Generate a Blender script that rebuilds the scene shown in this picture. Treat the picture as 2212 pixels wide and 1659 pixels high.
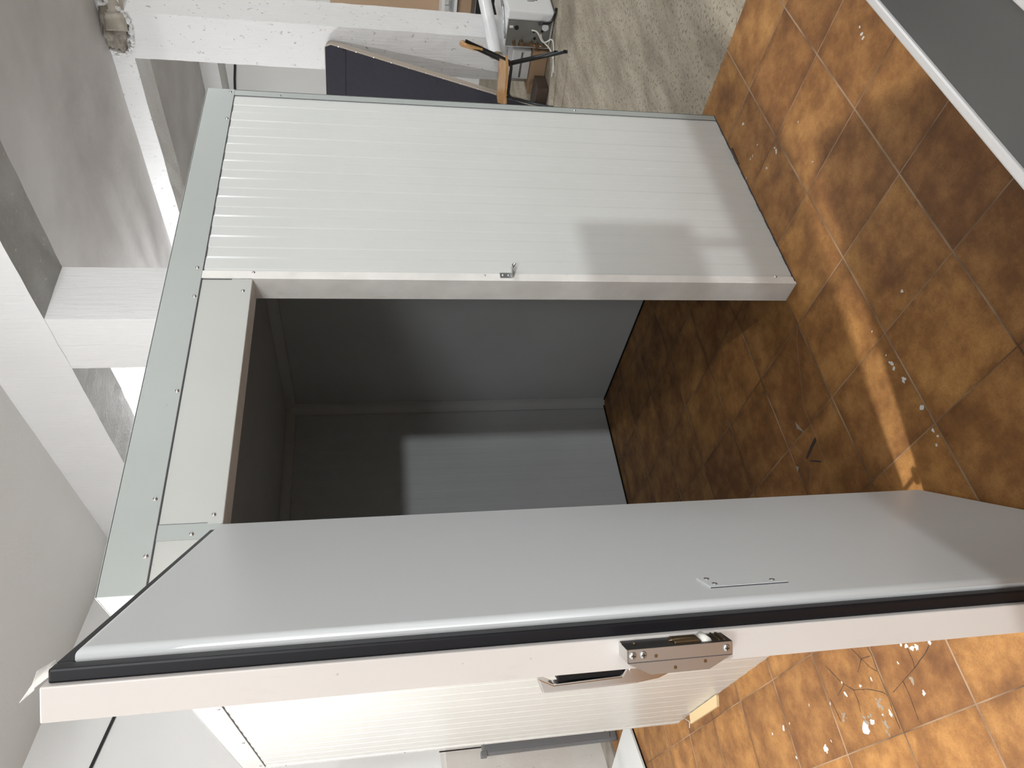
import bpy, bmesh, math, random
from mathutils import Vector, Matrix, noise
random.seed(7)
for o in list(bpy.data.objects): bpy.data.objects.remove(o)
COL = bpy.context.scene.collection
sc = bpy.context.scene

# ------------------------------------------------------------------ camera
cam_d = bpy.data.cameras.new('camera'); cam = bpy.data.objects.new('camera', cam_d); COL.objects.link(cam)
cam_d.sensor_width = 36; cam_d.sensor_fit = 'HORIZONTAL'; cam_d.lens = 1568.87*36/2212
cam_d.clip_start = .02; cam_d.clip_end = 60
CR = Vector((0.80073537, -0.59877678, -0.01700724)); CU = Vector((0.12261604, 0.13604977, 0.98308482)); CF = Vector((0.58633453, 0.78927614, -0.18235949))
mx = Matrix((( -CU.x, CR.x, -CF.x, -0.69502562), (-CU.y, CR.y, -CF.y, -1.72259251), (-CU.z, CR.z, -CF.z, 1.5), (0, 0, 0, 1)))
cam.matrix_world = mx
sc.camera = cam

# ------------------------------------------------------------------ world, lights, exposure
w = bpy.data.worlds.new('world'); sc.world = w; w.use_nodes = True
w.node_tree.nodes['Background'].inputs[0].default_value = (.8, .86, .9, 1); w.node_tree.nodes['Background'].inputs[1].default_value = .05
def area(name, loc, size, power, col, target=None, size_y=None, spread=180):
    l = bpy.data.lights.new(name, 'AREA'); l.energy = power; l.color = col
    l.shape = 'RECTANGLE' if size_y else 'DISK'; l.size = size
    if size_y: l.size_y = size_y
    l.spread = math.radians(spread)
    o = bpy.data.objects.new(name, l); COL.objects.link(o); o.location = loc
    if target is not None:
        o.rotation_euler = (Vector(target)-Vector(loc)).to_track_quat('-Z', 'Y').to_euler()
    return o
def point(name, loc, rad, power, col):
    l = bpy.data.lights.new(name, 'POINT'); l.energy = power; l.color = col; l.shadow_soft_size = rad
    o = bpy.data.objects.new(name, l); COL.objects.link(o); o.location = loc; return o
area('lamp_behind_camera', (-1.15, -5.8, 3.35), .22, 128, (.96, .98, 1), (0.5, 0, 1))
point('lamp_left_bay', (-1.1, .20, 3.8), .045, 160, (.97, .98, 1))
area('lamp_left_bay', (-1.1, .20, 3.74), .08, 112, (1, .97, .93), (-1.1, .20, 0))
point('lamp_middle_bay', (3.8, 4.4, 3.33), .12, 150, (.96, .98, 1))
area('fill_near_left', (-2.5, -3.5, 3.4), .9, 56, (.97, .99, 1), (.8, 0, .6))  # fill added from the left for the front panel, reaching the inner right wall
area('fill_near_right', (3.2, -3.2, 3.5), 1.2, 72, (.95, .98, 1), (3.2, -1.6, 0))  # added fill to lift the lower front panel, no known lamp here
area('fill_back_right', (2.2, -6.4, 3.2), 1.4, 45, (.94, .98, 1), (1.5, 0, 1))  # unseen soft source added to light the front panel more evenly
point('fill_far_bay', (6.9, -1.6, 3.35), .2, 110, (.96, .99, 1))  # unseen source added to brighten the concrete floor and far ceiling
sc.view_settings.view_transform = 'Standard'; sc.view_settings.look = 'None'
sc.view_settings.exposure = 0.1; sc.view_settings.gamma = 1.0; sc.view_settings.use_curve_mapping = False

# ------------------------------------------------------------------ materials
def mat(name, color, rough=.5, metal=0, **k):
    m = bpy.data.materials.new(name); m.use_nodes = True
    b = m.node_tree.nodes['Principled BSDF']
    b.inputs['Base Color'].default_value = (*color, 1); b.inputs['Roughness'].default_value = rough; b.inputs['Metallic'].default_value = metal
    for kk, v in k.items(): b.inputs[kk.replace('_', ' ')].default_value = v
    return m
def N(m, t, **k):
    n = m.node_tree.nodes.new(t)
    for kk, v in k.items(): setattr(n, kk, v)
    return n
def L(m, a, b): m.node_tree.links.new(a, b)
def bsdf(m): return m.node_tree.nodes['Principled BSDF']
def coords(m, scale=(1, 1, 1), loc=(0, 0, 0)):
    tc = N(m, 'ShaderNodeTexCoord'); mp = N(m, 'ShaderNodeMapping'); mp.inputs['Scale'].default_value = scale; mp.inputs['Location'].default_value = loc
    L(m, tc.outputs['Object'], mp.inputs[0]); return mp.outputs[0]
def noise_tex(m, vec, scale, detail=4, rough=.55):
    n = N(m, 'ShaderNodeTexNoise'); n.inputs['Scale'].default_value = scale; n.inputs['Detail'].default_value = detail; n.inputs['Roughness'].default_value = rough
    L(m, vec, n.inputs['Vector']); return n.outputs['Fac']
def ramp(m, fac, stops, interp='LINEAR'):
    r = N(m, 'ShaderNodeValToRGB'); r.color_ramp.interpolation = interp
    el = r.color_ramp.elements
    while len(el) < len(stops): el.new(.5)
    for e, (p, c) in zip(el, stops): e.position = p; e.color = (*c, 1) if len(c) == 3 else c
    L(m, fac, r.inputs[0]); return r.outputs[0]
def mixc(m, fac, a, b, mode='MIX'):
    n = N(m, 'ShaderNodeMix'); n.data_type = 'RGBA'; n.blend_type = mode
    for s, v in ((n.inputs[0], fac), (n.inputs[6], a), (n.inputs[7], b)):
        if isinstance(v, (float, int)): s.default_value = v
        elif isinstance(v, tuple): s.default_value = (*v, 1)
        else: L(m, v, s)
    return n.outputs[2]
def math_n(m, op, a, b=None, c=None):
    n = N(m, 'ShaderNodeMath', operation=op)
    for s, v in zip(n.inputs, (a, b, c)):
        if v is None: continue
        if isinstance(v, (float, int)): s.default_value = v
        else: L(m, v, s)
    return n.outputs[0]
def bump(m, h, strength=.3, dist=.01):
    n = N(m, 'ShaderNodeBump'); n.inputs['Strength'].default_value = strength; n.inputs['Distance'].default_value = dist
    L(m, h, n.inputs['Height']); L(m, n.outputs[0], bsdf(m).inputs['Normal'])
def basec(m, c): L(m, c, bsdf(m).inputs['Base Color'])

def paint(name, c1, c2, rough=.38, scale=2.5, smudge=.0, spots=0.0, stretch=(1, 1, 1)):
    m = mat(name, c1, rough); v = coords(m, stretch)
    c = ramp(m, noise_tex(m, v, scale, 5), [(.35, c2), (.65, c1)])
    if smudge:
        s = ramp(m, noise_tex(m, coords(m, (1, 1, .25)), 26, 8, .7), [(.60, (0, 0, 0)), (.72, (smudge,)*3)])
        c = mixc(m, s, c, (.30, .28, .24))
    if spots:
        s2 = ramp(m, noise_tex(m, coords(m), 90, 2, .4), [(.77, (0, 0, 0)), (.80, (spots,)*3)])
        c = mixc(m, s2, c, (.13, .12, .11))
    basec(m, c); return m
M = {}
M['panel'] = paint('white_coated_panel', (.62, .64, .625), (.595, .615, .60), .28)
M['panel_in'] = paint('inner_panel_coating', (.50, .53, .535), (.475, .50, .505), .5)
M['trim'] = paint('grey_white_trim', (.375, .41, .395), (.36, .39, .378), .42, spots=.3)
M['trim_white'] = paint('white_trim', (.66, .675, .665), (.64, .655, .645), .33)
M['jamb'] = paint('scuffed_jamb_coating', (.80, .79, .76), (.70, .69, .66), .45, 9, smudge=.35)
M['lintel'] = paint('lintel_coating', (.475, .49, .465), (.455, .47, .445), .4, spots=.25)
M['door_face'] = paint('door_face_coating', (.58, .605, .61), (.565, .59, .595), .38, 1.5)
M['door_edge'] = paint('door_edge_coating', (.61, .585, .56), (.575, .55, .525), .42, 3, smudge=.12, spots=.35)
M['rubber'] = mat('black_rubber', (.0045, .005, .0075), .45, Specular_IOR_Level=.3)
M['seal_line'] = mat('dark_seam', (.05, .05, .06), .7)
M['chrome'] = mat('chromed_steel', (.62, .61, .60), .16, 1)
M['steel'] = mat('brushed_steel', (.50, .49, .48), .42, 1)
M['zinc'] = mat('zinc_steel', (.55, .57, .58), .3, 1)
M['screw'] = mat('rivet_metal', (.6, .6, .62), .25, 1)
M['cavity'] = mat('latch_cavity_dark', (.02, .02, .02), .4, .3)
M['nylon'] = mat('white_nylon', (.72, .72, .66), .4)
M['tape'] = mat('clear_plastic_tape', (.85, .85, .83), .12, 0, Alpha=.55)
M['wood_light'] = mat('light_varnished_wood', (.50, .27, .10), .28)
m = M['wood_light']; basec(m, ramp(m, noise_tex(m, coords(m, (3, 3, 30)), 6, 4), [(.35, (.40, .21, .08)), (.65, (.56, .32, .13))]))
M['black_metal'] = mat('black_painted_tube', (.012, .014, .016), .3)
M['navy'] = mat('charcoal_lining_fabric', (.022, .022, .030), .8, Specular_IOR_Level=.25)
m = M['navy']; bump(m, noise_tex(m, coords(m), 9, 4), .6, .02)
M['beige_band'] = mat('beige_edge_band', (.36, .31, .26), .65)
M['white_enamel'] = mat('white_enamel', (.72, .73, .74), .28)
M['grey_metal'] = mat('dull_grey_metal', (.22, .22, .21), .5, .5)
M['brass'] = mat('tarnished_brass', (.25, .18, .10), .4, 1)
M['copper'] = mat('copper', (.36, .17, .12), .4, 1)
M['cable_white'] = mat('white_cable', (.62, .60, .55), .5)
M['cable_black'] = mat('black_cable', (.01, .01, .012), .5)
M['cardboard'] = mat('cardboard', (.38, .25, .15), .85)
M['dark_brown'] = mat('dark_brown_board', (.07, .045, .035), .7)
M['offcut'] = mat('tan_board_offcut', (.60, .46, .26), .8)
M['hdf'] = mat('brown_hardboard', (.40, .27, .17), .6)
M['grey_plastic'] = mat('dark_grey_plastic', (.13, .135, .14), .38)
M['black_print'] = mat('black_print', (.02, .02, .025), .5)
M['red_print'] = mat('red_print', (.45, .03, .03), .5)
M['counter_white'] = mat('counter_white_frame', (.27, .265, .26), .3)
M['counter_grey'] = paint('counter_grey_top', (.036, .036, .034), (.027, .027, .026), .45, 3)
M['paint_drop'] = mat('dried_white_paint', (.55, .54, .51), .7)
M['crack'] = mat('tile_crack', (.035, .025, .02), .9)
M['chip'] = mat('bare_screed_patch', (.25, .21, .16), .9)
M['pvc'] = paint('old_pipe_wrap', (.50, .46, .40), (.35, .31, .26), .6, 9)

def plaster(name, c1, c2, sc_=1.2, pits=0, board=False, dirt=None):
    m = mat(name, c1, .85); v = coords(m, (1, 1, .5) if board else (1, 1, 1))
    c = ramp(m, noise_tex(m, v, sc_, 6), [(.35, c2), (.68, c1)])
    if dirt:
        f = ramp(m, noise_tex(m, coords(m, (1, 1, 1), (3, 1, 2)), 22, 6, .7), [(.62, (0, 0, 0)), (.66, (.8,)*3)])
        c = mixc(m, f, c, dirt)
    basec(m, c)
    h = noise_tex(m, coords(m), 14, 8, .6)
    if board:
        h2 = noise_tex(m, coords(m, (1.2, 1.2, 16)) if board != 'v' else coords(m, (9, 9, .7)), 5, 5, .65)
        h = math_n(m, 'ADD', math_n(m, 'MULTIPLY', h2, 1.3), math_n(m, 'MULTIPLY', h, .5))
    bump(m, h, .35 if board else .22, .012)
    return m
M['plaster'] = plaster('white_plaster', (.72, .72, .71), (.69, .69, .68))
M['ceiling_smooth'] = plaster('smooth_grey_white_ceiling', (.70, .70, .69), (.66, .66, .65), .8)
M['ceiling_rough'] = plaster('trowelled_ceiling', (.70, .69, .69), (.52, .505, .50), 1.0)
m = M['ceiling_rough']
# trowel streaks
M['beam'] = plaster('white_painted_concrete', (.75, .75, .75), (.71, .71, .71), 1.5, board='v')
M['beam_dirt'] = plaster('chipped_white_concrete', (.75, .75, .75), (.70, .70, .70), 1.5, board='v', dirt=(.28, .24, .21))
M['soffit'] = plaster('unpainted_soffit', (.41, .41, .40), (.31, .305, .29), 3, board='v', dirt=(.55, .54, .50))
M['raw_concrete'] = plaster('broken_raw_concrete', (.30, .27, .23), (.17, .15, .125), 7)
M['marble_wall'] = plaster('flaking_painted_wall', (.62, .60, .57), (.55, .52, .48), 3, dirt=(.45, .40, .32))

# tiled floor: 32.4 x 33 cm tiles
TX0, TY0, TPX, TPY = 0.243, -0.577, 0.3245, 0.3298
m = mat('brown_ceramic_tile', (.3, .15, .06), .42, Specular_IOR_Level=.28); M['tile'] = m
tc = N(m, 'ShaderNodeTexCoord'); sx = N(m, 'ShaderNodeSeparateXYZ'); L(m, tc.outputs['Object'], sx.inputs[0])
u = math_n(m, 'DIVIDE', math_n(m, 'SUBTRACT', sx.outputs[0], TX0), TPX)
v = math_n(m, 'DIVIDE', math_n(m, 'SUBTRACT', sx.outputs[1], TY0), TPY)
def edge(a):   # distance to nearest grid line, in tile units
    f = math_n(m, 'FRACT', a); return math_n(m, 'MINIMUM', f, math_n(m, 'SUBTRACT', 1.0, f))
eu, ev = edge(u), edge(v)
cid = N(m, 'ShaderNodeCombineXYZ'); L(m, math_n(m, 'FLOOR', u), cid.inputs[0]); L(m, math_n(m, 'FLOOR', v), cid.inputs[1])
wn = N(m, 'ShaderNodeTexWhiteNoise', noise_dimensions='3D'); L(m, cid.outputs[0], wn.inputs['Vector'])
off = N(m, 'ShaderNodeVectorMath', operation='MULTIPLY_ADD'); L(m, wn.outputs['Color'], off.inputs[0]); off.inputs[1].default_value = (9, 9, 9); L(m, tc.outputs['Object'], off.inputs[2])
big = noise_tex(m, off.outputs[0], 7.5, 7, .68)
blot = ramp(m, big, [(.30, (.14, .062, .024)), (.46, (.23, .107, .036)), (.60, (.335, .168, .056)), (.76, (.45, .245, .088))])
tone = ramp(m, wn.outputs['Value'], [(0, (.78, .74, .76)), (.5, (1, 1, .98)), (1, (1.2, 1.19, 1.10))])
c = mixc(m, 1.0, blot, tone, 'MULTIPLY')
sp = noise_tex(m, tc.outputs['Object'], 210, 2, .5)
c = mixc(m, ramp(m, sp, [(.54, (0, 0, 0)), (.66, (.34,)*3)]), c, (.13, .062, .022))
edgemin = math_n(m, 'MINIMUM', eu, ev)
c = mixc(m, ramp(m, edgemin, [(0.0, (.5,)*3), (.09, (0, 0, 0))]), c, mixc(m, 1.0, c, (.62, .58, .58), 'MULTIPLY'))
gm = math_n(m, 'MINIMUM', eu, math_n(m, 'MULTIPLY', ev, .62))
gf = ramp(m, gm, [(0.0030, (1, 1, 1)), (.0055, (0, 0, 0))])
gcol = ramp(m, noise_tex(m, tc.outputs['Object'], 3.2, 3), [(.38, (.07, .04, .022)), (.60, (.34, .25, .17))])
c = mixc(m, gf, c, gcol)
basec(m, c)
rr = N(m, 'ShaderNodeMapRange'); L(m, sp, rr.inputs[0]); rr.inputs[3].default_value = .45; rr.inputs[4].default_value = .6; L(m, rr.outputs[0], bsdf(m).inputs['Roughness'])
hh = math_n(m, 'SUBTRACT', math_n(m, 'MULTIPLY', big, .35), math_n(m, 'MULTIPLY', gf, .6))
bump(m, hh, .25, .006)

m = mat('bare_concrete_screed', (.4, .36, .3), .85); M['screed'] = m
v1 = coords(m); v2 = coords(m, (.6, 2.2, 1))
c = ramp(m, noise_tex(m, v2, 2.6, 8, .68), [(.3, (.19, .16, .12)), (.5, (.31, .27, .205)), (.7, (.42, .37, .295))])
c = mixc(m, ramp(m, noise_tex(m, v1, 60, 3), [(.57, (0, 0, 0)), (.62, (.7,)*3)]), c, (.12, .10, .075))
basec(m, c); bump(m, noise_tex(m, v1, 40, 6), .3, .005)

# ------------------------------------------------------------------ geometry helpers
def obj(name, bm, material, parent=None, smooth=False):
    me = bpy.data.meshes.new(name); bm.normal_update(); bm.to_mesh(me); bm.free()
    for mm in (material if isinstance(material, (list, tuple)) else [material]): me.materials.append(M[mm] if isinstance(mm, str) else mm)
    if smooth:
        for p in me.polygons: p.use_smooth = True
    o = bpy.data.objects.new(name, me); COL.objects.link(o)
    if parent is not None: o.parent = parent
    return o
def thing(name, label, cat, loc=(0, 0, 0), rotz=0, group=None):
    o = bpy.data.objects.new(name, None); COL.objects.link(o); o.location = loc; o.rotation_euler = (0, 0, rotz)
    o['label'] = label; o['category'] = cat
    if group: o['group'] = group
    o.empty_display_size = .1
    return o
def tag(o, label, cat, group=None):
    o['label'] = label; o['category'] = cat
    if group: o['group'] = group
    return o
def struct(name, bm, material, smooth=False):
    o = obj(name, bm, material, None, smooth); o['kind'] = 'structure'; return o
def bx(bm, x0, x1, y0, y1, z0, z1, bevel=0, mi=0, seg=2):
    vs = [bm.verts.new((x, y, z)) for x in (x0, x1) for y in (y0, y1) for z in (z0, z1)]
    fs = [bm.faces.new([vs[i] for i in q]) for q in ((0, 1, 3, 2), (4, 6, 7, 5), (0, 4, 5, 1), (2, 3, 7, 6), (0, 2, 6, 4), (1, 5, 7, 3))]
    for f in fs: f.material_index = mi
    if bevel:
        es = list({e for f in fs for e in f.edges})
        r = bmesh.ops.bevel(bm, geom=es, offset=bevel, segments=seg, affect='EDGES', profile=.5)
        for f in r['faces']: f.material_index = mi
    return bm
def nb(): return bmesh.new()
def box(*a, **k): return bx(nb(), *a, **k)
def prism(bm, pts, direction, mi=0):
    """pts: closed 3D polygon, extruded by direction"""
    a = [bm.verts.new(p) for p in pts]; b = [bm.verts.new(Vector(p)+Vector(direction)) for p in pts]
    n = len(pts); fs = [bm.faces.new(a), bm.faces.new(list(reversed(b)))]
    for i in range(n): fs.append(bm.faces.new((a[i], b[i], b[(i+1) % n], a[(i+1) % n])))
    for f in fs: f.material_index = mi
    bmesh.ops.recalc_face_normals(bm, faces=fs)
    return bm
def tube(bm, pts, r, seg=10, mi=0, caps=True):
    pts = [Vector(p) for p in pts]; rings = []; up = None
    for i, p in enumerate(pts):
        d = (pts[min(i+1, len(pts)-1)]-pts[max(i-1, 0)]).normalized()
        if up is None: up = d.orthogonal().normalized()
        else: up = (up-d*up.dot(d)).normalized()
        s = d.cross(up); rr = r[i] if isinstance(r, (list, tuple)) else r
        rings.append([bm.verts.new(p+rr*(math.cos(t)*up+math.sin(t)*s)) for t in [2*math.pi*k/seg for k in range(seg)]])
    for a, b in zip(rings, rings[1:]):
        for k in range(seg):
            f = bm.faces.new((a[k], a[(k+1) % seg], b[(k+1) % seg], b[k])); f.smooth = True; f.material_index = mi
    if caps:
        for rg in (rings[0], list(reversed(rings[-1]))):
            f = bm.faces.new(rg); f.material_index = mi
    return bm
def arc_path(pts, rad=.04, n=6):
    """round the corners of a polyline"""
    pts = [Vector(p) for p in pts]; out = [pts[0]]
    for a, b, c in zip(pts, pts[1:], pts[2:]):
        r = min(rad, (b-a).length*.45, (c-b).length*.45)
        p0 = b+(a-b).normalized()*r; p2 = b+(c-b).normalized()*r
        for k in range(n+1):
            t = k/n; out.append(p0*(1-t)**2+b*2*t*(1-t)+p2*t*t)
    out.append(pts[-1]); return out
def disc(bm, c, nrm, r, h, seg=14, mi=0, dome=False):
    c = Vector(c); nrm = Vector(nrm).normalized()
    if dome: return tube(bm, [c, c+nrm*h*.5, c+nrm*h*.85, c+nrm*h], [r, r*.9, r*.6, r*.15], seg, mi)
    return tube(bm, [c, c+nrm*h], r, seg, mi)
def ribbed(bm, p0, dx, nrm, length, z0, z1, pitch=.1, depth=.0022, slope=.0042, phase=0., mi=0):
    """corrugated sheet: runs from p0 along dx; raised bands face nrm"""
    p0 = Vector(p0); dx = Vector(dx); nrm = Vector(nrm)
    prof = [(0, 0)]; s = phase-pitch
    while s < length+pitch:
        for q, h in ((s, 0), (s+slope, depth), (s+pitch/2, depth), (s+pitch/2+slope*2.6, 0)):
            if 0 < q < length: prof.append((q, h))
        s += pitch
    prof.append((length, prof[-1][1])); prof[0] = (0, prof[1][1])
    lo = [bm.verts.new(p0+dx*s+nrm*h+Vector((0, 0, z0))) for s, h in prof]; hi = [bm.verts.new(p0+dx*s+nrm*h+Vector((0, 0, z1))) for s, h in prof]
    fs = [bm.faces.new((lo[i], lo[i+1], hi[i+1], hi[i])) for i in range(len(prof)-1)]
    for f in fs:
        f.material_index = mi; f.normal_update()
    if fs[0].normal.dot(nrm) < 0:
        for f in fs: f.normal_flip()
    return bm
def rough_box(x0, x1, y0, y1, z0, z1, amp=.006, step=.09, seed=0):
    bm = box(x0, x1, y0, y1, z0, z1)
    for ax, (a, b) in enumerate(((x0, x1), (y0, y1), (z0, z1))):
        n = min(int((b-a)/step), 110)
        for k in range(1, n):
            p = Vector((0, 0, 0)); p[ax] = a+(b-a)*k/n; nn = Vector((0, 0, 0)); nn[ax] = 1
            bmesh.ops.bisect_plane(bm, geom=bm.verts[:]+bm.edges[:]+bm.faces[:], plane_co=p, plane_no=nn)
    for v in bm.verts:
        q = v.co*9+Vector((seed*7.3, 0, 0)); v.co += Vector(noise.noise_vector(q))*amp
    return bm

# ------------------------------------------------------------------ room shell
XL, XR_, YF = -3.6, 8.9, -7.5
def floor_piece(name, x0, x1, y0, y1, m): 
    return struct(name, box(x0, x1, y0, y1, -.12, 0), m)
fl = floor_piece('floor', XL, 2.168, YF, 8.4, 'tile')
# bare screed: tiles end in a slightly ragged line
bm = nb(); n = 60
edge_pts = []
for i in range(n+1):
    y = YF+(8.4-YF)*i/n
    edge_pts.append((2.168, y))
bx(bm, 2.168, XR_+.2, YF, 8.4, -.12, -.003)
fs_ = struct('floor_screed', bm, 'screed'); fs_.name = 'floor_concrete'
# left bay ceiling, bay between the beams, far bay
struct('ceiling', box(XL, 2.56, YF, 5.6, 3.965, 4.1), 'ceiling_smooth')
bm = nb()
nx, ny = 26, 60
grid = [[bm.verts.new((2.98+(5.54-2.98)*i/nx, YF+(8-YF)*j/ny, 3.655+.018*noise.noise(Vector((i*.5, j*.35, 2))))) for i in range(nx+1)] for j in range(ny+1)]
for j in range(ny):
    for i in range(nx): bm.faces.new((grid[j][i], grid[j+1][i], grid[j+1][i+1], grid[j][i+1])).smooth = True
struct('ceiling_middle_bay', bm, 'ceiling_rough').name = 'ceiling_middle'
struct('ceiling_far', box(5.9, XR_+.2, YF, 8.4, 3.65, 3.8), 'ceiling_rough')
def beam(name, *a, m='beam', seed=0, amp=.006):
    bm = rough_box(*a, amp=amp, seed=seed); bm.normal_update()
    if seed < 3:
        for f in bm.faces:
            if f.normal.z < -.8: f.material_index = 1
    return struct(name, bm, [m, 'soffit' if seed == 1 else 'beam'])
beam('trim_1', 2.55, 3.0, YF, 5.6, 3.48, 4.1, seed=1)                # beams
beam('trim_2', 5.532, 5.93, YF, 8.2, 3.48, 3.9, m='beam_dirt', seed=2)
beam('trim_3', 8.45, 8.9, YF, 8.2, 3.43, 3.8, seed=3, amp=.003)
# columns
beam('trim_4', 2.552, 2.998, 1.905, 2.39, 0, 3.49, seed=4, amp=.004)
beam('trim_5', 5.533, 5.94, 1.53, 1.925, -.003, 3.50, m='beam_dirt', seed=5, amp=.005)
# walls: the back wall runs slantwise
d = Vector((.923, .39, 0)).normalized(); nrm = Vector((.39, -.923, 0)).normalized()
P0 = Vector((.542, 4.307, 0))
def slab(p, q, thick, z0, z1, side):   # vertical slab from p to q
    bm = nb(); prism(bm, [p+Vector((0, 0, z0)), q+Vector((0, 0, z0)), q+Vector((0, 0, z1)), p+Vector((0, 0, z1))], side*thick); return bm
a = P0-d*4.6; b = P0+d*9.3
struct('wall_back', slab(a, b, .2, 0, 4.1, -nrm), 'plaster')
q0 = P0-d*4.5+nrm*.45; q1 = P0+d*.2+nrm*.45
struct('wall_dado', slab(q0, q1, .45, 0, 1.09, -nrm), 'marble_wall').name = 'wall_back_lower'
struct('baseboard_back', slab(q0, q1, .20, 0, .018, nrm), 'raw_concrete')
struct('wall_right', box(XR_, XR_+.2, YF, 8.4, -.1, 3.9), 'plaster')
struct('wall_left', box(XL-.2, XL, YF, 5.6, -.1, 4.1), 'plaster')
struct('wall_front', box(XL, XR_, YF-.2, YF, -.1, 4.1), 'plaster')

# ------------------------------------------------------------------ cold room box
W, D, H, T = 2.054, 2.18, 2.138, .0856
OX0, OX1, OH = .125, 1.015, 1.883
cold = thing('cold_room', 'white insulated panel cold room box standing on the tiled floor', 'cold room')
# front right panel (ribbed skin + core)
bm = nb(); ribbed(bm, (OX1+.03, .0005, 0), (1, 0, 0), (0, -1, 0), W-.035-OX1-.03+.004, .0, 2.04, phase=.0105)
bx(bm, OX1, W-.001, .001, T, .0, 2.05)
obj('front_panel', bm, 'panel', cold)
# left front strip beside the hinges
bm = nb(); bx(bm, .002, OX0, .0, T, 0, 2.05); obj('hinge_side_panel', bm, 'lintel', cold)
# lintel
bm = nb(); bx(bm, OX0, OX1, 0, T, OH, 2.05); ln = obj('lintel', bm, 'lintel', cold)
obj('lintel_edge_profile', box(OX0+.045, OX1-.002, -.0018, .002, OH-.0005, OH+.034), 'lintel', cold)
obj('joint_strip', box(.131, .173, -.0016, .002, 1.885, 2.033), 'trim', cold)
bm = nb(); bx(bm, .1725, .1745, -.0012, .001, 1.885, 2.033); bx(bm, OX1-.004, OX1-.002, -.0012, .001, OH+.06, 2.033); bx(bm, OX1-.002, OX1+.0, -.0004, .004, OH, OH+.01)
obj('seam', bm, 'seal_line', cold)
# jamb profile: front flange and reveal
bm = nb(); prism(bm, [(OX1+.032, -.0035, 0), (OX1-.0015, -.0035, 0), (OX1-.0015, T+.001, 0), (OX1+.0005, T+.001, 0), (OX1+.0005, -.0008, 0), (OX1+.032, -.0008, 0)], (0, 0, OH+.0))
bx(bm, OX1+.0, OX1+.032, -.0035, -.0008, OH, OH+.15)
obj('jamb', bm, 'jamb', cold)
bm = nb(); bx(bm, OX0-.001, OX0+.0015, -.002, T+.001, 0, OH); obj('jamb', bm, 'jamb', cold)
bm = nb(); bx(bm, OX0, OX1-.001, 0.0, T+.001, OH-.0015, OH+.001); obj('lintel_soffit', bm, 'jamb', cold)
# corner profile at the right edge
bm = nb(); bx(bm, W-.034, W+.0015, -.0035, .0015, 0, 2.033); bx(bm, W-.001, W+.002, -.0035, .05, 0, 2.033)
obj('corner_profile', bm, 'trim', cold)
obj('seam', box(W-.0352, W-.0338, -.001, .001, 0, 2.03), 'seal_line', cold)
# top profile front
bm = nb(); bx(bm, -.003, W+.003, -.0045, .004, 2.033, H, bevel=.0015); bx(bm, -.003, W+.003, -.0045, .05, H-.003, H)
tp = obj('top_profile', bm, 'trim', cold)
obj('seam', box(0, W, -.0028, .001, 2.0305, 2.0332), 'seal_line', cold)
# top profile side + side corner
bm = nb(); bx(bm, -.004, .004, 0.001, D, 2.04, H-.001, bevel=.0015); bx(bm, -.004, .05, .001, D, H-.004, H-.001)
obj('top_profile', bm, 'trim_white', cold)
bm = nb(); bx(bm, -.003, .001, .0, .034, 0, 2.04); obj('corner_profile', bm, 'trim_white', cold)
bm = nb(); bx(bm, -.003, .001, D-.034, D+.001, 0, 2.04); obj('corner_profile', bm, 'trim_white', cold)
obj('seam', box(-.0025, .0005, .03, D, 2.0372, 2.0402), 'seal_line', cold)
# side wall
bm = nb(); ribbed(bm, (.0, .033, 0), (0, 1, 0), (-1, 0, 0), D-.065, 0, 2.045, depth=.0012, slope=.003, phase=.03)
bx(bm, .0015, T, T, D, 0, 2.05); obj('side_panel', bm, 'panel', cold)
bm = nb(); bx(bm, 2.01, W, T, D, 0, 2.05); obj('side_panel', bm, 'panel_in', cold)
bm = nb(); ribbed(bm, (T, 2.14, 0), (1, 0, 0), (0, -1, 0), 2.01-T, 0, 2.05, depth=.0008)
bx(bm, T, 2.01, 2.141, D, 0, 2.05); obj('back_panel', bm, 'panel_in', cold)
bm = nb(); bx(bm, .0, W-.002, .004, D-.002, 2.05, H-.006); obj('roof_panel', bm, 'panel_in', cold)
# coved strips inside
def cove(p, q, s, t_):    # strip across a corner: p->q along edge, s and t_ the two side directions
    p, q, s, t_ = map(Vector, (p, q, s, t_)); bm = nb(); w_ = .055
    prof = [(w_*math.cos(a)-w_, 0) for a in (0,)]
    pts = []
    for k in range(7):
        th = math.pi/2*k/6
        pts.append(s*(w_-w_*math.sin(th))+t_*(w_-w_*math.cos(th)))
    ring = [Vector((0, 0, 0))]+pts
    aa = [bm.verts.new(p+x) for x in ring]; bb = [bm.verts.new(q+x) for x in ring]
    for i in range(len(ring)):
        j = (i+1) % len(ring); f = bm.faces.new((aa[i], aa[j], bb[j], bb[i])); f.smooth = (i not in (0, len(ring)-1))
    bmesh.ops.recalc_face_normals(bm, faces=bm.faces[:])
    return bm
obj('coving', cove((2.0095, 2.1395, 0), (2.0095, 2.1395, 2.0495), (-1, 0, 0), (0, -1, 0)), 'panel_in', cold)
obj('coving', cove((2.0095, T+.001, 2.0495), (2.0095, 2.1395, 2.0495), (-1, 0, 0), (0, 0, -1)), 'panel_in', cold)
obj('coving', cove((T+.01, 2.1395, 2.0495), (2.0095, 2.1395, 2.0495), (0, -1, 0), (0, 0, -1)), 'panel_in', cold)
obj('floor_sealant', box(2.004, 2.0098, T, 2.139, 0.0, .008), 'rubber', cold)
obj('floor_sealant', box(T, 2.004, 2.133, 2.1392, 0.0, .008), 'rubber', cold)
bm = nb(); bx(bm, OX1+.01, W, -.004, .0, .0, .004); obj('floor_sealant', bm, 'seal_line', cold)
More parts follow.
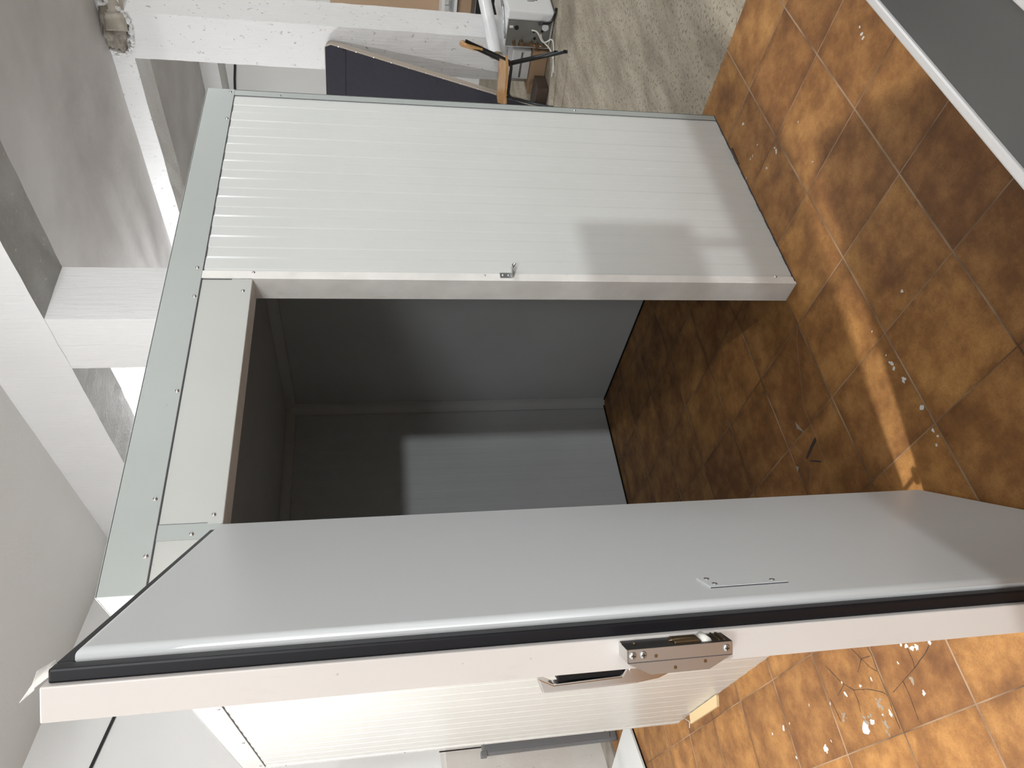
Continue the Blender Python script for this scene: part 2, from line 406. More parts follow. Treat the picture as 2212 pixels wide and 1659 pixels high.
# rivets
def rivet(p, nrm=(0, -1, 0), r=.0062, par=cold):
    bm = nb(); disc(bm, p, nrm, r, .004, 12, dome=True); obj('rivet', bm, 'screw', par)
for x, z in ((2.037, 2.048), (1.86, 2.043), (1.059, 2.05), (.936, 2.043), (.578, 2.043), (.244, 2.048), (.092, 2.045)): rivet((x, -.0045, z))
for x, z in ((2.030, 1.86), (2.037, .648), (1.041, 1.88), (1.047, .071)): rivet((x, -.0035, z), r=.005)
for x, z in ((.962, 1.905), (.195, 1.905), (.145, 1.951)): rivet((x, -.0018, z), r=.0058)
rivet((1.038, -.0035, 1.085+.055), r=.004)
for y, z in ((.35, 2.02), (1.05, 2.055), (1.6, 2.055), (2.1, 2.055), (.9, 2.0)): rivet((-.004 if z > 2.05 else -.002, y, z), (-1, 0, 0))
for z in (1.95, 1.4, 1.02, .4): rivet((-.003, D-.02, z), (-1, 0, 0), r=.004)
# latch catch on the front panel
ct = nb(); bx(ct, 1.026, 1.050, -.0055, -.0035, 1.048, 1.088, bevel=.0008)
bx(ct, 1.028, 1.048, -.030, -.0055, 1.046, 1.0495, bevel=.0006)
bx(ct, 1.046, 1.066, -.034, -.0055, 1.044, 1.047, bevel=.0006)
tube(ct, [(1.050, -.022, 1.047), (1.072, -.03, 1.035)], .0045, 8)
disc(ct, (1.038, -.0055, 1.058), (0, -1, 0), .0045, .003, dome=True); disc(ct, (1.038, -.0055, 1.077), (0, -1, 0), .0045, .003, dome=True)
obj('door_catch', ct, 'zinc', cold)

# ------------------------------------------------------------------ the open door, hinged at the left of the opening
# local axes: s runs from the hinge edge to the free edge, w runs from the inner face outward
ang = math.atan2(-.802, -.597)
DH = Vector((.115, -.11, 0)); ds = Vector((-.597, -.802, 0)).normalized(); dw = Vector((-.802, .597, 0)).normalized()
def dm(o):   # door-local mesh coordinates (s, w, z) -> world
    for v in o.verts: v.co = DH+ds*v.co.x+dw*v.co.y+Vector((0, 0, v.co.z))
    bmesh.ops.recalc_face_normals(o, faces=o.faces[:])
    return o
SW, ST = .848, .0305
door = obj('door', dm(box(.012, SW, ST, ST+.0425, .018, 1.892, bevel=.002)), 'door_edge', cold)
bm = box(0, .814, 0, ST+.001, .026, 1.866)
es = [e for e in bm.edges if all(abs(v.co.y) < 1e-5 for v in e.verts)]
bmesh.ops.bevel(bm, geom=es, offset=.009, segments=5, affect='EDGES', profile=.5)
pl_ = obj('inner_panel', dm(bm), 'door_face', door)
for p in pl_.data.polygons: p.use_smooth = p.area < .02
# gasket: a ring of bulb rubber round the plug
bm = nb()
def gring(s0, s1, z0, z1, w0, w1, g):
    bx(bm, s1-g, s1, w0, w1, z0, z1, bevel=.003)
    bx(bm, s0, s0+g, w0, w1, z0, z1, bevel=.003)
    bx(bm, s0+g, s1-g, w0, w1, z1-g, z1, bevel=.003)
gring(-.004, .839, .02, 1.8865, .0135, ST+.0005, .022)
obj('door_gasket', dm(bm), 'rubber', door)
bm = nb(); bx(bm, .8142, .818, .0200, ST, .02, 1.87); bx(bm, .003, .8142, .02, ST, 1.8665, 1.87)
obj('gasket_lip', dm(bm), 'rubber', door)
# inside cover plate of the latch
bm = nb(); bx(bm, .705, .757, -.0022, .002, .885, 1.012, bevel=.0006)
cp = obj('cover_plate', dm(bm), 'door_face', door)
bm = nb()
for s_, z_ in ((.745, 1.0), (.745, .905), (.717, 1.0)): disc(bm, (s_, -.0022, z_), (0, -1, 0), .0042, .0015, 10)
obj('plate_screw', dm(bm), 'zinc', door)
bm = nb(); bx(bm, .7565, .7580, -.0012, .0005, .885, 1.012)
obj('plate_shadow_strip', dm(bm), 'seal_line', door)  # dark strip set along the plate's edge in place of its shadow
# latch body on the free edge
bm = nb()
bx(bm, .848, .880, .034, .036, 1.042, 1.187, mi=1)                      # dark open side
bx(bm, .8785, .8805, .0345, .0515, 1.0425, 1.1875)                    # front strip
prism(bm, [(.8785, .0522, 1.1875), (.8785, .0688, 1.1565), (.8785, .0688, 1.075), (.8785, .0522, 1.0425)], (.002, 0, 0))
bx(bm, .848, .8805, .0345, .0515, 1.1865, 1.1885, mi=2)               # end cheek
bx(bm, .848, .8805, .0345, .0515, 1.0415, 1.0430)
prism(bm, [(.848, .0516, 1.187), (.848, .0680, 1.1565), (.848, .0680, 1.076), (.848, .0516, 1.043)], (.030, 0, 0), mi=1)
latch = obj('latch', dm(bm), ['steel', 'cavity', 'chrome'], door)
bm = nb(); bx(bm, .8787, .8808, .0514, .0523, 1.0425, 1.1875); obj('latch_seam', dm(bm), 'seal_line', door)
for w_, z_ in ((.0425, 1.1835-.003), (.0425, 1.1665), (.0428, 1.0500)):
    bm = nb(); disc(bm, (.8805, w_, z_), (1, 0, 0), .0052, .0022, 18, dome=True)
    bx(bm, .8824, .8829, w_-.0028, w_+.0028, z_-.0006, z_+.0006, mi=1); bx(bm, .8824, .8829, w_-.0006, w_+.0006, z_-.0028, z_+.0028, mi=1)
    obj('latch_screw', dm(bm), ['zinc', 'cavity'], door)
bm = nb()
for w_, z_ in ((.0450, 1.149), (.0622, 1.1225), (.0575, 1.0805)): disc(bm, (.8800, w_, z_), (1, 0, 0), .0024, .001, 12)
obj('latch_pin', dm(bm), 'brass', door)
bm = nb(); tube(bm, [(.853, .0345, 1.075), (.875, .0345, 1.075)], .0065, 14); obj('roller', dm(bm), 'nylon', door, True)
bm = nb(); bx(bm, .852, .874, .0315, .035, 1.083, 1.120, bevel=.0008); tube(bm, arc_path([(.864, .033, 1.085), (.864, .031, 1.10), (.864, .033, 1.125)], .01), .0012, 6)
bx(bm, .850, .877, .0318, .0345, 1.050, 1.053); bx(bm, .850, .877, .0318, .0345, 1.058, 1.060); disc(bm, (.862, .034, 1.172), (0, -1, 0), .0025, .002, 10, dome=True)
obj('latch_spring', dm(bm), 'brass', door)
# lever handle on the outside
bm = nb()
prof = [(.0905, 1.292), (.114, 1.284), (.1135, 1.20), (.112, 1.150), (.108, 1.115), (.099, 1.092), (.083, 1.078), (.074, 1.085), (.074, 1.150), (.088, 1.162), (.0995, 1.170), (.1025, 1.268)]
prism(bm, [(.786, a, b) for a, b in prof], (.018, 0, 0))
hd = obj('handle', dm(bm), 'chrome', door)
bmesh_mod = hd.modifiers.new('bevel', 'BEVEL'); bmesh_mod.width = .0025; bmesh_mod.segments = 3
bm = nb(); bx(bm, .770, .800, .089, .1005, 1.166, 1.262, bevel=.002); obj('handle_grip', dm(bm), 'rubber', door)
bm = nb(); bx(bm, .76, .808, .073, .0885, 1.10, 1.165, bevel=.002); tube(bm, [(.808, .084, 1.158), (.822, .084, 1.158)], .007, 12); obj('handle_mount', dm(bm), 'chrome', door)
# scrap of clear tape on the top corner
bm = nb()
pts = [(.80, .016, 1.8935), (.845, .012, 1.895), (.853, .03, 1.899), (.846, .047, 1.914), (.83, .04, 1.905), (.815, .05, 1.921), (.79, .035, 1.9)]
vs = [bm.verts.new(p) for p in pts]; cvt = bm.verts.new((.823, .031, 1.907))
for i in range(len(vs)): bm.faces.new((vs[i], vs[(i+1) % len(vs)], cvt))
dm(bm); tp_ = obj('tape_scrap', bm, 'tape', door); so = tp_.modifiers.new('solid', 'SOLIDIFY'); so.thickness = .0006
# hinges (the leaf hangs on two lift-off hinges at the left of the opening)
for z_ in (.35, 1.55):
    bm = nb(); tube(bm, [(.004, .080, z_-.04), (.004, .080, z_+.04)], .011, 14); dm(bm)
    a_ = DH+ds*.004+dw*.080; tube(bm, [(a_.x, a_.y, z_), (a_.x-.01, -.001, z_)], .007, 8)
    obj('hinge', bm, 'zinc', door)

# ------------------------------------------------------------------ floor marks: cracks, paint drops
def strip_path(bm, pts, w_, z=.0006):
    for (a, b) in zip(pts, pts[1:]):
        a = Vector((*a, z)); b = Vector((*b, z)); t = (b-a).normalized(); n_ = Vector((-t.y, t.x, 0))*w_*.5
        k = max(1, int((b-a).length/.015)); prev = None
        for i in range(k+1):
            p = a.lerp(b, i/k)+n_*random.uniform(-.5, .5) if 0 < i < k else a.lerp(b, i/k)
            wv = random.uniform(.6, 1.3); cur = (bm.verts.new(p+n_*wv), bm.verts.new(p-n_*wv))
            if prev: bm.faces.new((prev[0], prev[1], cur[1], cur[0]))
            prev = cur
    return bm
cracks = [[(-0.131, 0.508), (-0.176, 0.474), (-0.208, 0.45), (-0.229, 0.422)], [(-0.153, 0.423), (-0.185, 0.415), (-0.23, 0.419), (-0.278, 0.418), (-0.313, 0.418), (-0.358, 0.424), (-0.394, 0.423)], [(-0.176, 0.474), (-0.183, 0.422)], [(-0.176, 0.474), (-0.206, 0.519)], [(-0.14, 0.683), (-0.211, 0.625), (-0.245, 0.576), (-0.283, 0.575), (-0.31, 0.584)], [(-0.245, 0.576), (-0.262, 0.501), (-0.288, 0.433), (-0.301, 0.42)], [(-0.216, 0.615), (-0.238, 0.674)], [(-0.231, 0.146), (-0.247, 0.181), (-0.268, 0.251), (-0.285, 0.323), (-0.3, 0.386)], [(-0.212, 0.245), (-0.251, 0.244), (-0.268, 0.251)], [(-0.285, 0.323), (-0.322, 0.32), (-0.39, 0.326)], [(-0.234, 0.727), (-0.289, 0.714), (-0.311, 0.712)]]
bm = nb()
for c_ in cracks: strip_path(bm, c_, .0022)
obj('tile_crack', bm, 'crack', fl)
bm = nb()
for c_ in [[(0.895, 0.085), (0.837, 0.131), (0.728, 0.189), (0.633, 0.236), (0.565, 0.242), (0.506, 0.241), (0.416, 0.25)], [(0.558, 0.089), (0.522, 0.118)], [(0.249, 0.01), (0.224, 0.01), (0.191, 0.01)], [(0.454, 0.324), (0.421, 0.355), (0.396, 0.38)], [(0.589, 0.385), (0.51, 0.35)]]: strip_path(bm, c_, .0016)
obj('tile_crack', bm, 'chip', fl)
def poly(bm, pts, z): bm.faces.new([bm.verts.new((*p, z)) for p in pts]); return bm
bm = nb()
for c_ in [[(0.514, 0.245), (0.5, 0.245), (0.477, 0.333), (0.484, 0.34), (0.503, 0.291)], [(0.467, 0.324), (0.431, 0.269), (0.425, 0.268), (0.461, 0.324)]]: poly(bm, c_, .0010)
obj('tile_hole', bm, 'crack', fl)
bm = nb()
for c_ in [[(0.626, 0.315), (0.588, 0.3), (0.56, 0.289), (0.598, 0.32)], [(0.495, 0.413), (0.482, 0.395), (0.47, 0.416)]]: poly(bm, c_, .0007)
obj('tile_chip', bm, 'chip', fl)
def blob(bm, c_, r, z=.0006, ir=.35, el=1.0):
    n_ = 14; th0 = random.uniform(0, 6.28); a0 = random.uniform(0, 3.14); vs = []
    for k in range(n_):
        th = 2*math.pi*k/n_; rr = r*(1+random.uniform(-ir, ir)); x, y = rr*math.cos(th)*el, rr*math.sin(th)/el
        vs.append(bm.verts.new((c_[0]+x*math.cos(a0)-y*math.sin(a0), c_[1]+x*math.sin(a0)+y*math.cos(a0), z)))
    bm.faces.new(vs)
drops = [((-0.358, 0.588), 0.018), ((-0.349, 0.544), 0.009), ((-0.366, 0.861), 0.013), ((-0.249, 1.106), 0.010), ((-0.335, 0.256), 0.007), ((-0.348, 0.438), 0.008), ((-0.342, 0.479), 0.004), ((-0.223, 0.205), 0.008), ((-0.22, 0.227), 0.009), ((-0.207, 0.244), 0.007), ((-0.197, 0.266), 0.005), ((-0.228, 0.146), 0.006), ((-0.236, 0.311), 0.004), ((-0.241, 0.465), 0.005), ((-0.245, 0.629), 0.008), ((-0.209, 0.625), 0.004), ((-0.221, 0.872), 0.004), ((-0.249, 0.737), 0.004), ((-0.356, 1.08), 0.005), ((-0.245, 1.05), 0.004), ((-0.351, 0.81), 0.004), ((-0.249, 1.206), 0.005), ((-0.244, 0.532), 0.005),
 ((0.412, -0.226), 0.007), ((0.405, -0.22), 0.005), ((0.609, -0.206), 0.003), ((0.512, -0.21), 0.003), ((0.615, -0.377), 0.005), ((0.477, -0.214), 0.008), ((0.46, -0.212), 0.006), ((0.193, -0.214), 0.004), ((0.231, -0.228), 0.005), ((0.209, -0.233), 0.004), ((.305, -.232), .008), ((1.8, -0.132), 0.007), ((1.498, -0.216), 0.008), ((1.519, -0.218), 0.005), ((1.506, -0.135), 0.005), ((1.637, -0.148), 0.004), ((1.633, -0.098), 0.004), ((1.638, -0.08), 0.004), ((1.367, -0.74), 0.006), ((1.352, -0.735), 0.006), ((1.393, -0.748), 0.004), ((1.458, -0.37), 0.003), ((1.274, -0.336), 0.003), ((1.606, -0.011), 0.004)]
for k, (c_, r) in enumerate(drops):
    bm = nb(); blob(bm, c_, r, .0005+.00001*k, el=random.uniform(1, 1.5)); obj('paint_splash', bm, 'paint_drop', fl)
for c_, r in [((-0.303, 0.688), 0.016), ((-0.326, 0.567), 0.02), ((-0.314, 0.477), 0.016), ((-0.378, 0.473), 0.014), ((-0.295, 0.279), 0.008)]:
    bm = nb()
    for k in range(12): blob(bm, (c_[0]+random.gauss(0, r*.7), c_[1]+random.gauss(0, r*.7)), random.uniform(.002, .006), .0004+.00001*k, .5)
    obj('mortar_stain', bm, 'chip', fl)

# ------------------------------------------------------------------ counter at the near right
ct_ = thing('chest_counter', 'white framed counter with a dull grey glazed top along the near edge', 'counter', (1.1, -1.7, 0))
def cw(bm):
    for v in bm.verts: v.co -= Vector((1.1, -1.7, 0))
    return bm
CY = -1.356; CZ = .9
obj('body', cw(box(-.62, 3.0, -2.15, CY-.004, .06, CZ-.04)), 'counter_white', ct_)
obj('plinth', cw(box(-.58, 2.96, -2.1, CY-.05, 0, .06)), 'grey_metal', ct_)
obj('rim', cw(box(-.63, 3.01, CY-.0135, CY, CZ-.05, CZ, bevel=.006, seg=4)), 'counter_white', ct_)
obj('top', cw(box(-.63, 3.0, -2.15, CY-.0135, CZ-.04, CZ-.003)), 'counter_grey', ct_)
obj('rim', cw(box(-.63, 3.01, CY-.116, CY-.104, CZ-.045, CZ+.001, bevel=.003, seg=3)), 'counter_white', ct_)

# ------------------------------------------------------------------ leaning bed base against the far column
p0 = Vector((4.90, 1.80, 0.012)); p1 = Vector((5.484, 1.642, 1.897))
eu_ = (p1-p0).normalized(); ew_ = Vector((.12, 1, .0)); ew_ = (ew_-eu_*ew_.dot(eu_)).normalized(); en_ = eu_.cross(ew_).normalized()
if en_.x > 0: en_ = -en_      # faces the camera side
def bl(x, y, h): return p0+eu_*x+ew_*y+en_*h
Lb, Wb, Tb = (p1-p0).length, .9, .045
bm = nb()
rad = .07; out = [(0, 0)]
for k in range(7): a_ = math.pi/2*k/6; out.append((Lb-rad+rad*math.sin(a_), rad-rad*math.cos(a_)))
out += [(Lb, Wb), (0, Wb)]
prism(bm, [bl(x, y, 0) for x, y in out], -en_*Tb)
bb = tag(obj('bed_base', bm, 'beige_band'), 'dark lined bed base with beige edging, leaning tilted against the far column', 'bed base')
bm = nb(); nx, ny = 40, 20
g = [[None]*(ny+1) for _ in range(nx+1)]
for i in range(nx+1):
    for j in range(ny+1):
        x = .012+(Lb-.02)*i/nx; y = .012+(Wb-.024)*j/ny
        if x > Lb-rad:
            lim = rad-math.sqrt(max(0, rad**2-(x-Lb+rad)**2)); y = max(y, lim+.012)
        g[i][j] = bm.verts.new(bl(x, y, .003+.004*noise.noise(Vector((x*5, y*7, 0)))))
for i in range(nx):
    for j in range(ny): bm.faces.new((g[i][j], g[i+1][j], g[i+1][j+1], g[i][j+1])).smooth = True
obj('lining', bm, 'navy', bb)
bm = nb(); bx_ = [bl(Lb-.19, .02, .009), bl(Lb-.165, .02, .009), bl(Lb-.165, Wb-.02, .009), bl(Lb-.19, Wb-.02, .009)]
prism(bm, bx_, -en_*.006); obj('lining_seam', bm, 'navy', bb)
for k in range(12):
    bm = nb(); disc(bm, bl(.15+k*.155, .008, 0), en_, .004, .002, 8); obj('staple', bm, 'screw', bb)

# ------------------------------------------------------------------ school chair
chair = thing('school_chair', 'school chair with varnished wood seat and black tube frame beside bed base', 'chair', (4.70, 1.43, 0), 0)
def cc(p): return Vector(p)-Vector((4.70, 1.43, 0))
A_, B_ = Vector((4.65, 1.14, 0)), Vector((4.931, 1.30, 0)); C_, D_ = Vector((4.48, 1.533, 0)), Vector((4.74, 1.68, 0))
up = Vector((0, 0, 1))
for (bk, ft) in ((A_, C_), (B_, D_)):
    bd = (ft-bk).normalized()
    top = bk+bd*-.03+up*.80; kn = bk+bd*.10+up*.43; sf = ft+bd*-.07+up*.445
    path = arc_path([cc(p) for p in (top, kn, sf, ft+bd*.0+up*.012)], .05, 8)
    bm = nb(); tube(bm, path, .0115, 12); fr = obj('side_frame', bm, 'black_metal', chair, True)
    bm = nb(); tube(bm, [cc(kn+bd*.01), cc(bk+up*.01)], .0125, 12); obj('leg', bm, 'black_metal', chair, True)
    for q in (bk, ft):
        bm = nb(); tube(bm, [cc(q), cc(q+up*.03)], .0135, 12); obj('foot_cap', bm, 'rubber', chair, True)
bm = nb()
for q, h_ in ((.12, .43), (.33, .44)): tube(bm, [cc(A_.lerp(C_, q/.43)+up*h_), cc(B_.lerp(D_, q/.43)+up*h_)], .009, 10)
obj('cross_bar', bm, 'black_metal', chair, True)
# seat: thin curved plywood
bm = nb(); n1, n2 = 14, 8
sv = (B_-A_).normalized(); fv = (C_-A_).normalized()
for lay in (0, 1): pass
gr = []
for lay in (0, 1):
    rows = []
    for i in range(n1+1):
        t = i/n1; row = []
        for j in range(n2+1):
            s_ = j/n2
            h_ = .462+.012*math.sin(math.pi*t*1.0)*-1-.03*max(0, t-.8)/.2*.6+.018*lay+.006*(2*s_-1)**2
            inset = .02*max(0, abs(2*t-1)-.75)/.25
            row.append(bm.verts.new(cc(A_+fv*(.055+.36*t)+sv*(-.03+inset+(.39-2*inset)*s_)+up*h_)))
        rows.append(row)
    gr.append(rows)
for rows, fl_ in ((gr[0], 1), (gr[1], 0)):
    for i in range(n1):
        for j in range(n2): bm.faces.new((rows[i][j], rows[i+1][j], rows[i+1][j+1], rows[i][j+1])).smooth = True
def rim(a, b):
    for k in range(len(a)-1): bm.faces.new((a[k], a[k+1], b[k+1], b[k]))
rim(gr[0][0], gr[1][0]); rim(gr[0][-1], gr[1][-1]); rim([r[0] for r in gr[0]], [r[0] for r in gr[1]]); rim([r[-1] for r in gr[0]], [r[-1] for r in gr[1]])
bmesh.ops.recalc_face_normals(bm, faces=bm.faces[:]); obj('seat', bm, 'wood_light', chair)
bm = nb(); rows = []
for k in range(13):
    s_ = k/12; bow = .03*(1-(2*s_-1)**2)
    base = A_+fv*.025+sv*(-.02+.37*s_)-fv*bow
    lo = .655+.012*(abs(2*s_-1)**6)*1; hi = .815-.02*(abs(2*s_-1)**6)
    rows.append([bm.verts.new(cc(base+up*lo+fv*.008)), bm.verts.new(cc(base+up*hi-fv*.02)), bm.verts.new(cc(base+up*hi-fv*.034)), bm.verts.new(cc(base+up*lo-fv*.006))])
for a, b in zip(rows, rows[1:]):
    for k in range(4): bm.faces.new((a[k], a[(k+1) % 4], b[(k+1) % 4], b[k]))
bm.faces.new(rows[0]); bm.faces.new(list(reversed(rows[-1]))); bmesh.ops.recalc_face_normals(bm, faces=bm.faces[:])
obj('backrest', bm, 'wood_light', chair)

# ------------------------------------------------------------------ wall boiler lying on its side, flue pipe, boxes
bo = thing('wall_boiler', 'white wall boiler lying on its side with its pipe connections exposed', 'boiler', (5.6, 1.3, 0))
def ob(p): return Vector(p)-Vector((5.6, 1.3, 0))
def lo(bm, o_): 
    for v in bm.verts: v.co -= o_
    return bm
O5 = Vector((5.6, 1.3, 0))
obj('casing', lo(box(5.225, 5.95, 1.19, 1.44, .0, .40, bevel=.012), O5), 'white_enamel', bo)
obj('front_cover', lo(box(5.20, 5.96, 1.12, 1.195, .006, .405, bevel=.02, seg=4), O5), 'white_enamel', bo)
obj('connection_plate', lo(box(5.217, 5.228, 1.205, 1.425, .02, .385), O5), 'grey_metal', bo)
for y_, z_, r_ in ((1.385, .32, .014), (1.375, .26, .016), (1.38, .17, .014), (1.39, .12, .016), (1.38, .06, .013)):
    bm = nb(); tube(bm, [(5.22, y_, z_), (5.185, y_, z_)], r_, 12); tube(bm, [(5.19, y_, z_), (5.17, y_, z_)], r_*1.25, 6)
    obj('connector', lo(bm, O5), 'brass', bo)
bm = nb(); tube(bm, [(5.205, 1.40, .28), (5.205, 1.40, .08)], .008, 8); obj('manifold', lo(bm, O5), 'copper', bo)
for y_, z_, r_ in ((1.265, .31, .018), (1.29, .16, .01), (1.345, .145, .012), (1.28, .09, .012)):
    bm = nb(); disc(bm, (5.216, y_, z_), (-1, 0, 0), r_, .003); obj('knockout_hole', lo(bm, O5), 'cavity', bo)
bm = nb(); disc(bm, (5.215, 1.245, .07), (-1, 0, 0), .028, .01, 18); obj('cover_cap', lo(bm, O5), 'white_enamel', bo)
obj('sticker', lo(box(5.214, 5.217, 1.25, 1.27, .34, .37), O5), 'white_enamel', bo)
bm = nb(); bx(bm, 5.40, 5.408, 1.1185, 1.1205, .13, .26); bx(bm, 5.378, 5.385, 1.1185, 1.1205, .16, .22); obj('print', lo(bm, O5), 'black_print', bo)
bm = nb(); disc(bm, (5.49, 1.1205, .21), (0, -1, 0), .010, .001); obj('emblem', lo(bm, O5), 'red_print', bo)
bm = nb(); tube(bm, arc_path([(5.2, 1.27, .18), (5.13, 1.24, .15), (5.10, 1.33, .09), (5.10, 1.27, .02), (5.05, 1.33, .006), (4.98, 1.41, .006), (4.94, 1.52, .006)], .05), .006, 8)
tube(bm, arc_path([(5.2, 1.3, .10), (5.12, 1.31, .1), (5.08, 1.35, .03), (5.0, 1.39, .006), (4.9, 1.46, .006)], .04), .006, 8)
tag(obj('white_cable', bm, 'cable_white'), 'white cable trailing from the boiler connections onto the concrete floor', 'cable')
bm = nb(); tube(bm, arc_path([(5.215, 1.22, .12), (5.17, 1.19, .13), (5.17, 1.19, .05), (5.19, 1.14, .014), (5.19, 1.07, .012)], .03), .011, 8)
tag(obj('black_hose', bm, 'black_metal'), 'short black hose curled below the boiler connections', 'hose')
# flue pipe: resting on the boiler
fp = thing('flue_pipe', 'white coaxial flue pipe lying across the boiler with its open end out', 'pipe', (5.3, 1.4, .46))
O6 = Vector((5.3, 1.4, .46))
f0, f1 = Vector((5.14, 1.475, .466)), Vector((5.66, 1.235, .545))
bm = nb(); tube(bm, [f0, f1], .054, 24, caps=False); tube(bm, [f1, f0], .050, 24, caps=False); disc(bm, f1, f1-f0, .058, .05, 24)
obj('outer_tube', lo(bm, O6), 'white_enamel', fp)
bm = nb(); a_ = f0+(f1-f0)*.05; tube(bm, [f0+Vector((0, .0, -.008)), f1+Vector((0, 0, -.008))], .030, 18, caps=False); tube(bm, [f1+Vector((0, .0, -.008)), f0+Vector((0, 0, -.008))], .027, 18, caps=False)
obj('inner_tube', lo(bm, O6), 'offcut', fp)
bm = nb(); disc(bm, a_+(f1-f0)*.3, f1-f0, .049, .003, 20); obj('spacer', lo(bm, O6), 'cavity', fp)
bm = nb(); tube(bm, [(5.16, 1.33, .408), (5.42, 1.20, .412)], .008, 8); tube(bm, [(5.42, 1.20, .412), (5.6, 1.11+.05, .412)], .013, 8)
tag(obj('metal_rod', bm, 'zinc'), 'slim grey metal rod lying on top of the boiler beside the flue pipe', 'rod')
tag(obj('cardboard_box', box(5.22, 5.52, 1.46, 1.86, 0, .13, bevel=.004), 'cardboard'), 'flat brown cardboard box on the floor at the foot of the far column', 'box')
wb = tag(obj('white_unit', box(5.28, 5.51, 1.49, 1.76, .132, .30, bevel=.012), 'white_enamel'), 'small white plastic unit resting on the flat cardboard box', 'unit')
obj('grille', box(5.2785, 5.2805, 1.51, 1.74, .205, .222), 'red_print', wb).data.materials[0] = M['grey_metal']
tag(obj('brown_block', box(4.99, 5.19, 1.66, 1.90, 0, .10, bevel=.004), 'dark_brown'), 'dark brown wooden block on the concrete floor behind the chair', 'block')
# shelf unit with boards behind the column
sh = thing('shelf_unit', 'white framed shelf unit half hidden behind the far column', 'shelf', (7.4, 1.7, 0))
O7 = Vector((7.4, 1.7, 0))
obj('shelf_board', lo(box(7.1, 7.7, 1.2, 2.35, .73, .76), O7), 'white_enamel', sh)
obj('shelf_board', lo(box(7.1, 7.7, 1.2, 2.35, .60, .63), O7), 'white_enamel', sh)
for x_ in (7.11, 7.66):
    for y_ in (1.21, 2.31): obj('leg', lo(box(x_, x_+.03, y_, y_+.03, 0, .73), O7), 'white_enamel', sh)
tag(obj('hardboard_sheet', box(7.45, 7.47, 1.0, 2.33, .762, 1.93), 'hdf'), 'large brown hardboard sheet standing on the shelf unit behind the column', 'board')
tag(obj('brown_case', box(7.15, 7.5, 1.5, 2.28, .0, .59, bevel=.01), 'hdf'), 'brown wooden case under the shelf unit behind the column', 'case')
tag(obj('black_crate', box(6.75, 7.05, 1.45, 2.15, .0, .46, bevel=.01), 'black_metal'), 'black crate standing on the floor between boiler and shelf unit', 'crate')

# ------------------------------------------------------------------ broken capital with pipe at the far column
bm = nb(); bmesh.ops.create_icosphere(bm, subdivisions=5, radius=1)
for v in bm.verts:
    n_ = noise.noise(v.co*2.2)*.22+noise.noise(v.co*6)*.12+noise.noise(v.co*15)*.06
    v.co = Vector((5.56+v.co.x*.12*(1+n_), 1.66+v.co.y*.20*(1+n_), 3.575+v.co.z*.115*(1+n_)))
bmc = struct('broken_capital', bm, 'raw_concrete', True); bmc.name = 'trim_6'
bm = nb()
for k in range(46):
    th = 2*math.pi*k/46; c0 = Vector((5.515, 1.67+.215*math.cos(th)*random.uniform(.93, 1.08), 3.565+.125*math.sin(th)*random.uniform(.9, 1.1)))
    if c0.z > 3.64: continue
    s0 = bmesh.ops.create_icosphere(bm, subdivisions=1, radius=random.uniform(.012, .028), matrix=Matrix.Translation(c0))
    for v in s0['verts']: v.co += Vector(noise.noise_vector(v.co*40))*.012
obj('plaster_rim', bm, 'beam_dirt', bmc)
bm = nb(); tube(bm, [(5.50, 1.62, 3.535), (5.62, 1.40, 3.535), (5.9, .9, 3.55), (6.6, -.5, 3.56)], .072, 20); tube(bm, [(5.46, 1.655, 3.53), (5.53, 1.55, 3.535)], .082, 20)
tag(obj('drain_pipe', bm, 'pvc', None, True), 'old wrapped drain pipe running out of the broken column top', 'pipe')

# ------------------------------------------------------------------ far left corner: tray, rod, white board, offcut, cables
bd_ = math.atan2(.39, .923)
bm = box(-.11, .11, -.03, .012, .0, .89, bevel=.012); 
for v in bm.verts:
    if v.co.z > .8: v.co.x *= 1.06; v.co.y += .0
t_ = tag(obj('plastic_tray', bm, 'grey_plastic'), 'dark grey plastic tray standing on end in the gap behind the cold room', 'tray')
t_.location = (.245, 3.33, 0); t_.rotation_euler = (0, 0, .10)
bm = nb(); bx(bm, -.09, .09, -.034, -.029, .05, .82, bevel=.002); obj('tray_recess', bm, 'grey_plastic', t_)
bm = nb(); bx(bm, -.125, -.09, -.035, .015, .86, .90, bevel=.004); obj('tray_lip', bm, 'grey_plastic', t_)
bm = nb(); tube(bm, [(.19, 3.345, .0), (.19, 3.35, 1.155)], .004, 8); tag(obj('thin_rod', bm, 'cable_black'), 'thin dark rod standing upright behind the grey plastic tray', 'rod')
bm = nb(); c0 = Vector((.195, 2.957, 0)); e1 = Vector((-.908, -.42, 0)).normalized(); e2 = Vector((-.34, .94, 0)).normalized()
prism(bm, [c0+up*.012, c0+e1*.9+up*.012, c0+e1*.9+e2*.6+up*.012, c0+e2*.6+up*.012], up*.012)
wbd = tag(obj('white_board', bm, 'trim_white'), 'white board lying flat on the floor beyond the cold room corner', 'board')
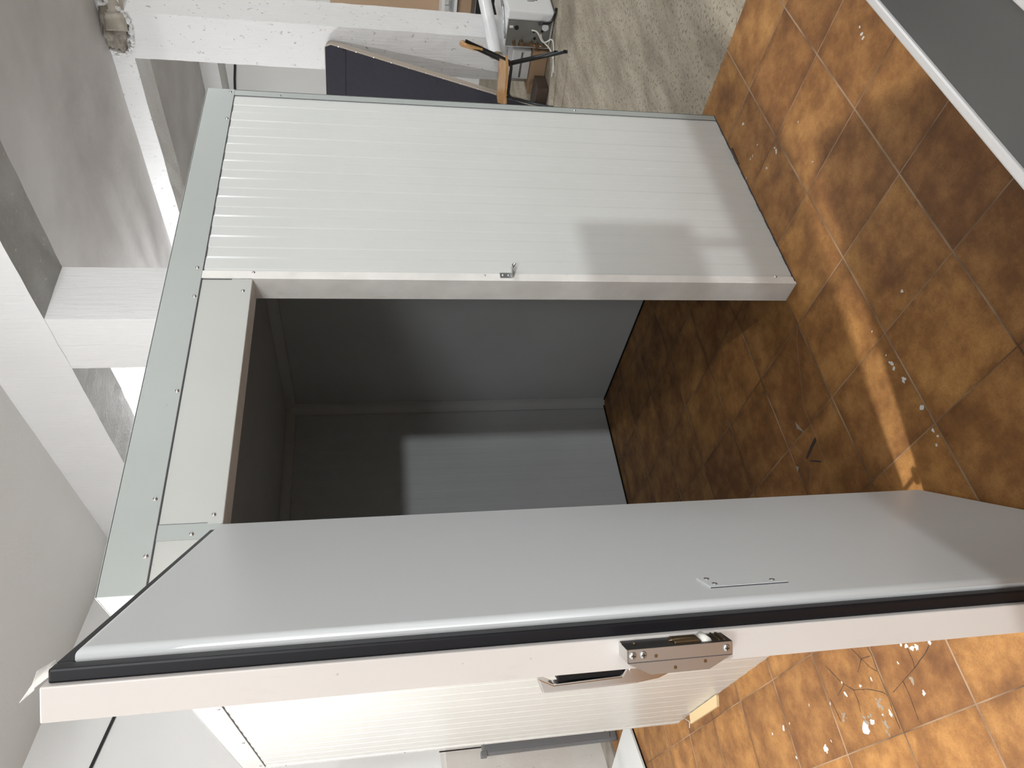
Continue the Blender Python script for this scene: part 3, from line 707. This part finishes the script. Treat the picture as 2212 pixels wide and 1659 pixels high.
bm = nb(); c1 = c0+e1*.004+e2*.004; prism(bm, [c1, c1+e1*.89, c1+e1*.89+e2*.59, c1+e2*.59], up*.012); obj('underside_shade', bm, 'rubber', wbd)  # black layer standing in for the shade under the board's edge
bm = nb(); prism(bm, [(-.004, 1.60, .0), (-.012, 1.60, .0), (-.050, 1.625, .0), (-.046, 1.985, 0), (-.004, 1.965, .0)], (0, 0, .012))
tag(obj('board_offcut', bm, 'offcut'), 'tan board offcut on the tiles against the side wall', 'offcut')
bm = nb(); tube(bm, [(-.006, 2.0, .04), (-.03, 2.01, .003), (-.055, 2.03, .003)], .0025, 6); tag(obj('white_strip', bm, 'trim_white'), 'thin white strip on the tiles beside the tan offcut', 'strip')
bm = nb(); tube(bm, [P0+d*(-4.4)+nrm*.012+up*4.0+Vector((0, 0, -.02)), P0+d*-.05+nrm*.012+up*3.508, P0+d*.35+nrm*.012+up*3.464, P0+d*2.5+nrm*.012+up*3.2], .011, 8)
tag(obj('black_cable', bm, 'cable_black'), 'black cable running along the top of the back wall above the door', 'cable')
bm = nb(); tube(bm, [(8.88, 3.2, 3.25), (8.88, 3.908, 3.301), (8.88, 4.1, 3.335), (8.88, 4.283, 3.36), (8.88, 4.7, 3.39)], .016, 8)
tag(obj('black_cable', bm, 'cable_black'), 'black cable on the far right wall seen above the cold room corner', 'cable')
# sliver of wood at the base of the front panel
bm = nb(); prism(bm, [(1.70, -.012, .0), (1.80, -.018, .0), (1.80, -.006, 0), (1.71, -.006, .0)], (0, 0, .006)); tag(obj('wood_sliver', bm, 'dark_brown'), 'small dark wood sliver on the tiles at the foot of the front panel', 'sliver')

# unseen panel on a post, added to cast a shadow on the front panel
ds_ = thing('pole_shadow_caster', 'unseen panel on a thin post, added on the near counter to cast a shadow', 'shadow caster', (.645, -1.42, .898))
obj('base', box(-.05, .05, -.04, .04, 0, .012, bevel=.003), 'black_metal', ds_)
obj('post', box(-.011, .011, -.011, .011, .012, .20, bevel=.002), 'black_metal', ds_)
obj('panel', box(-.21, .075, -.02, .02, .17, .50, bevel=.012, seg=3), 'grey_plastic', ds_)
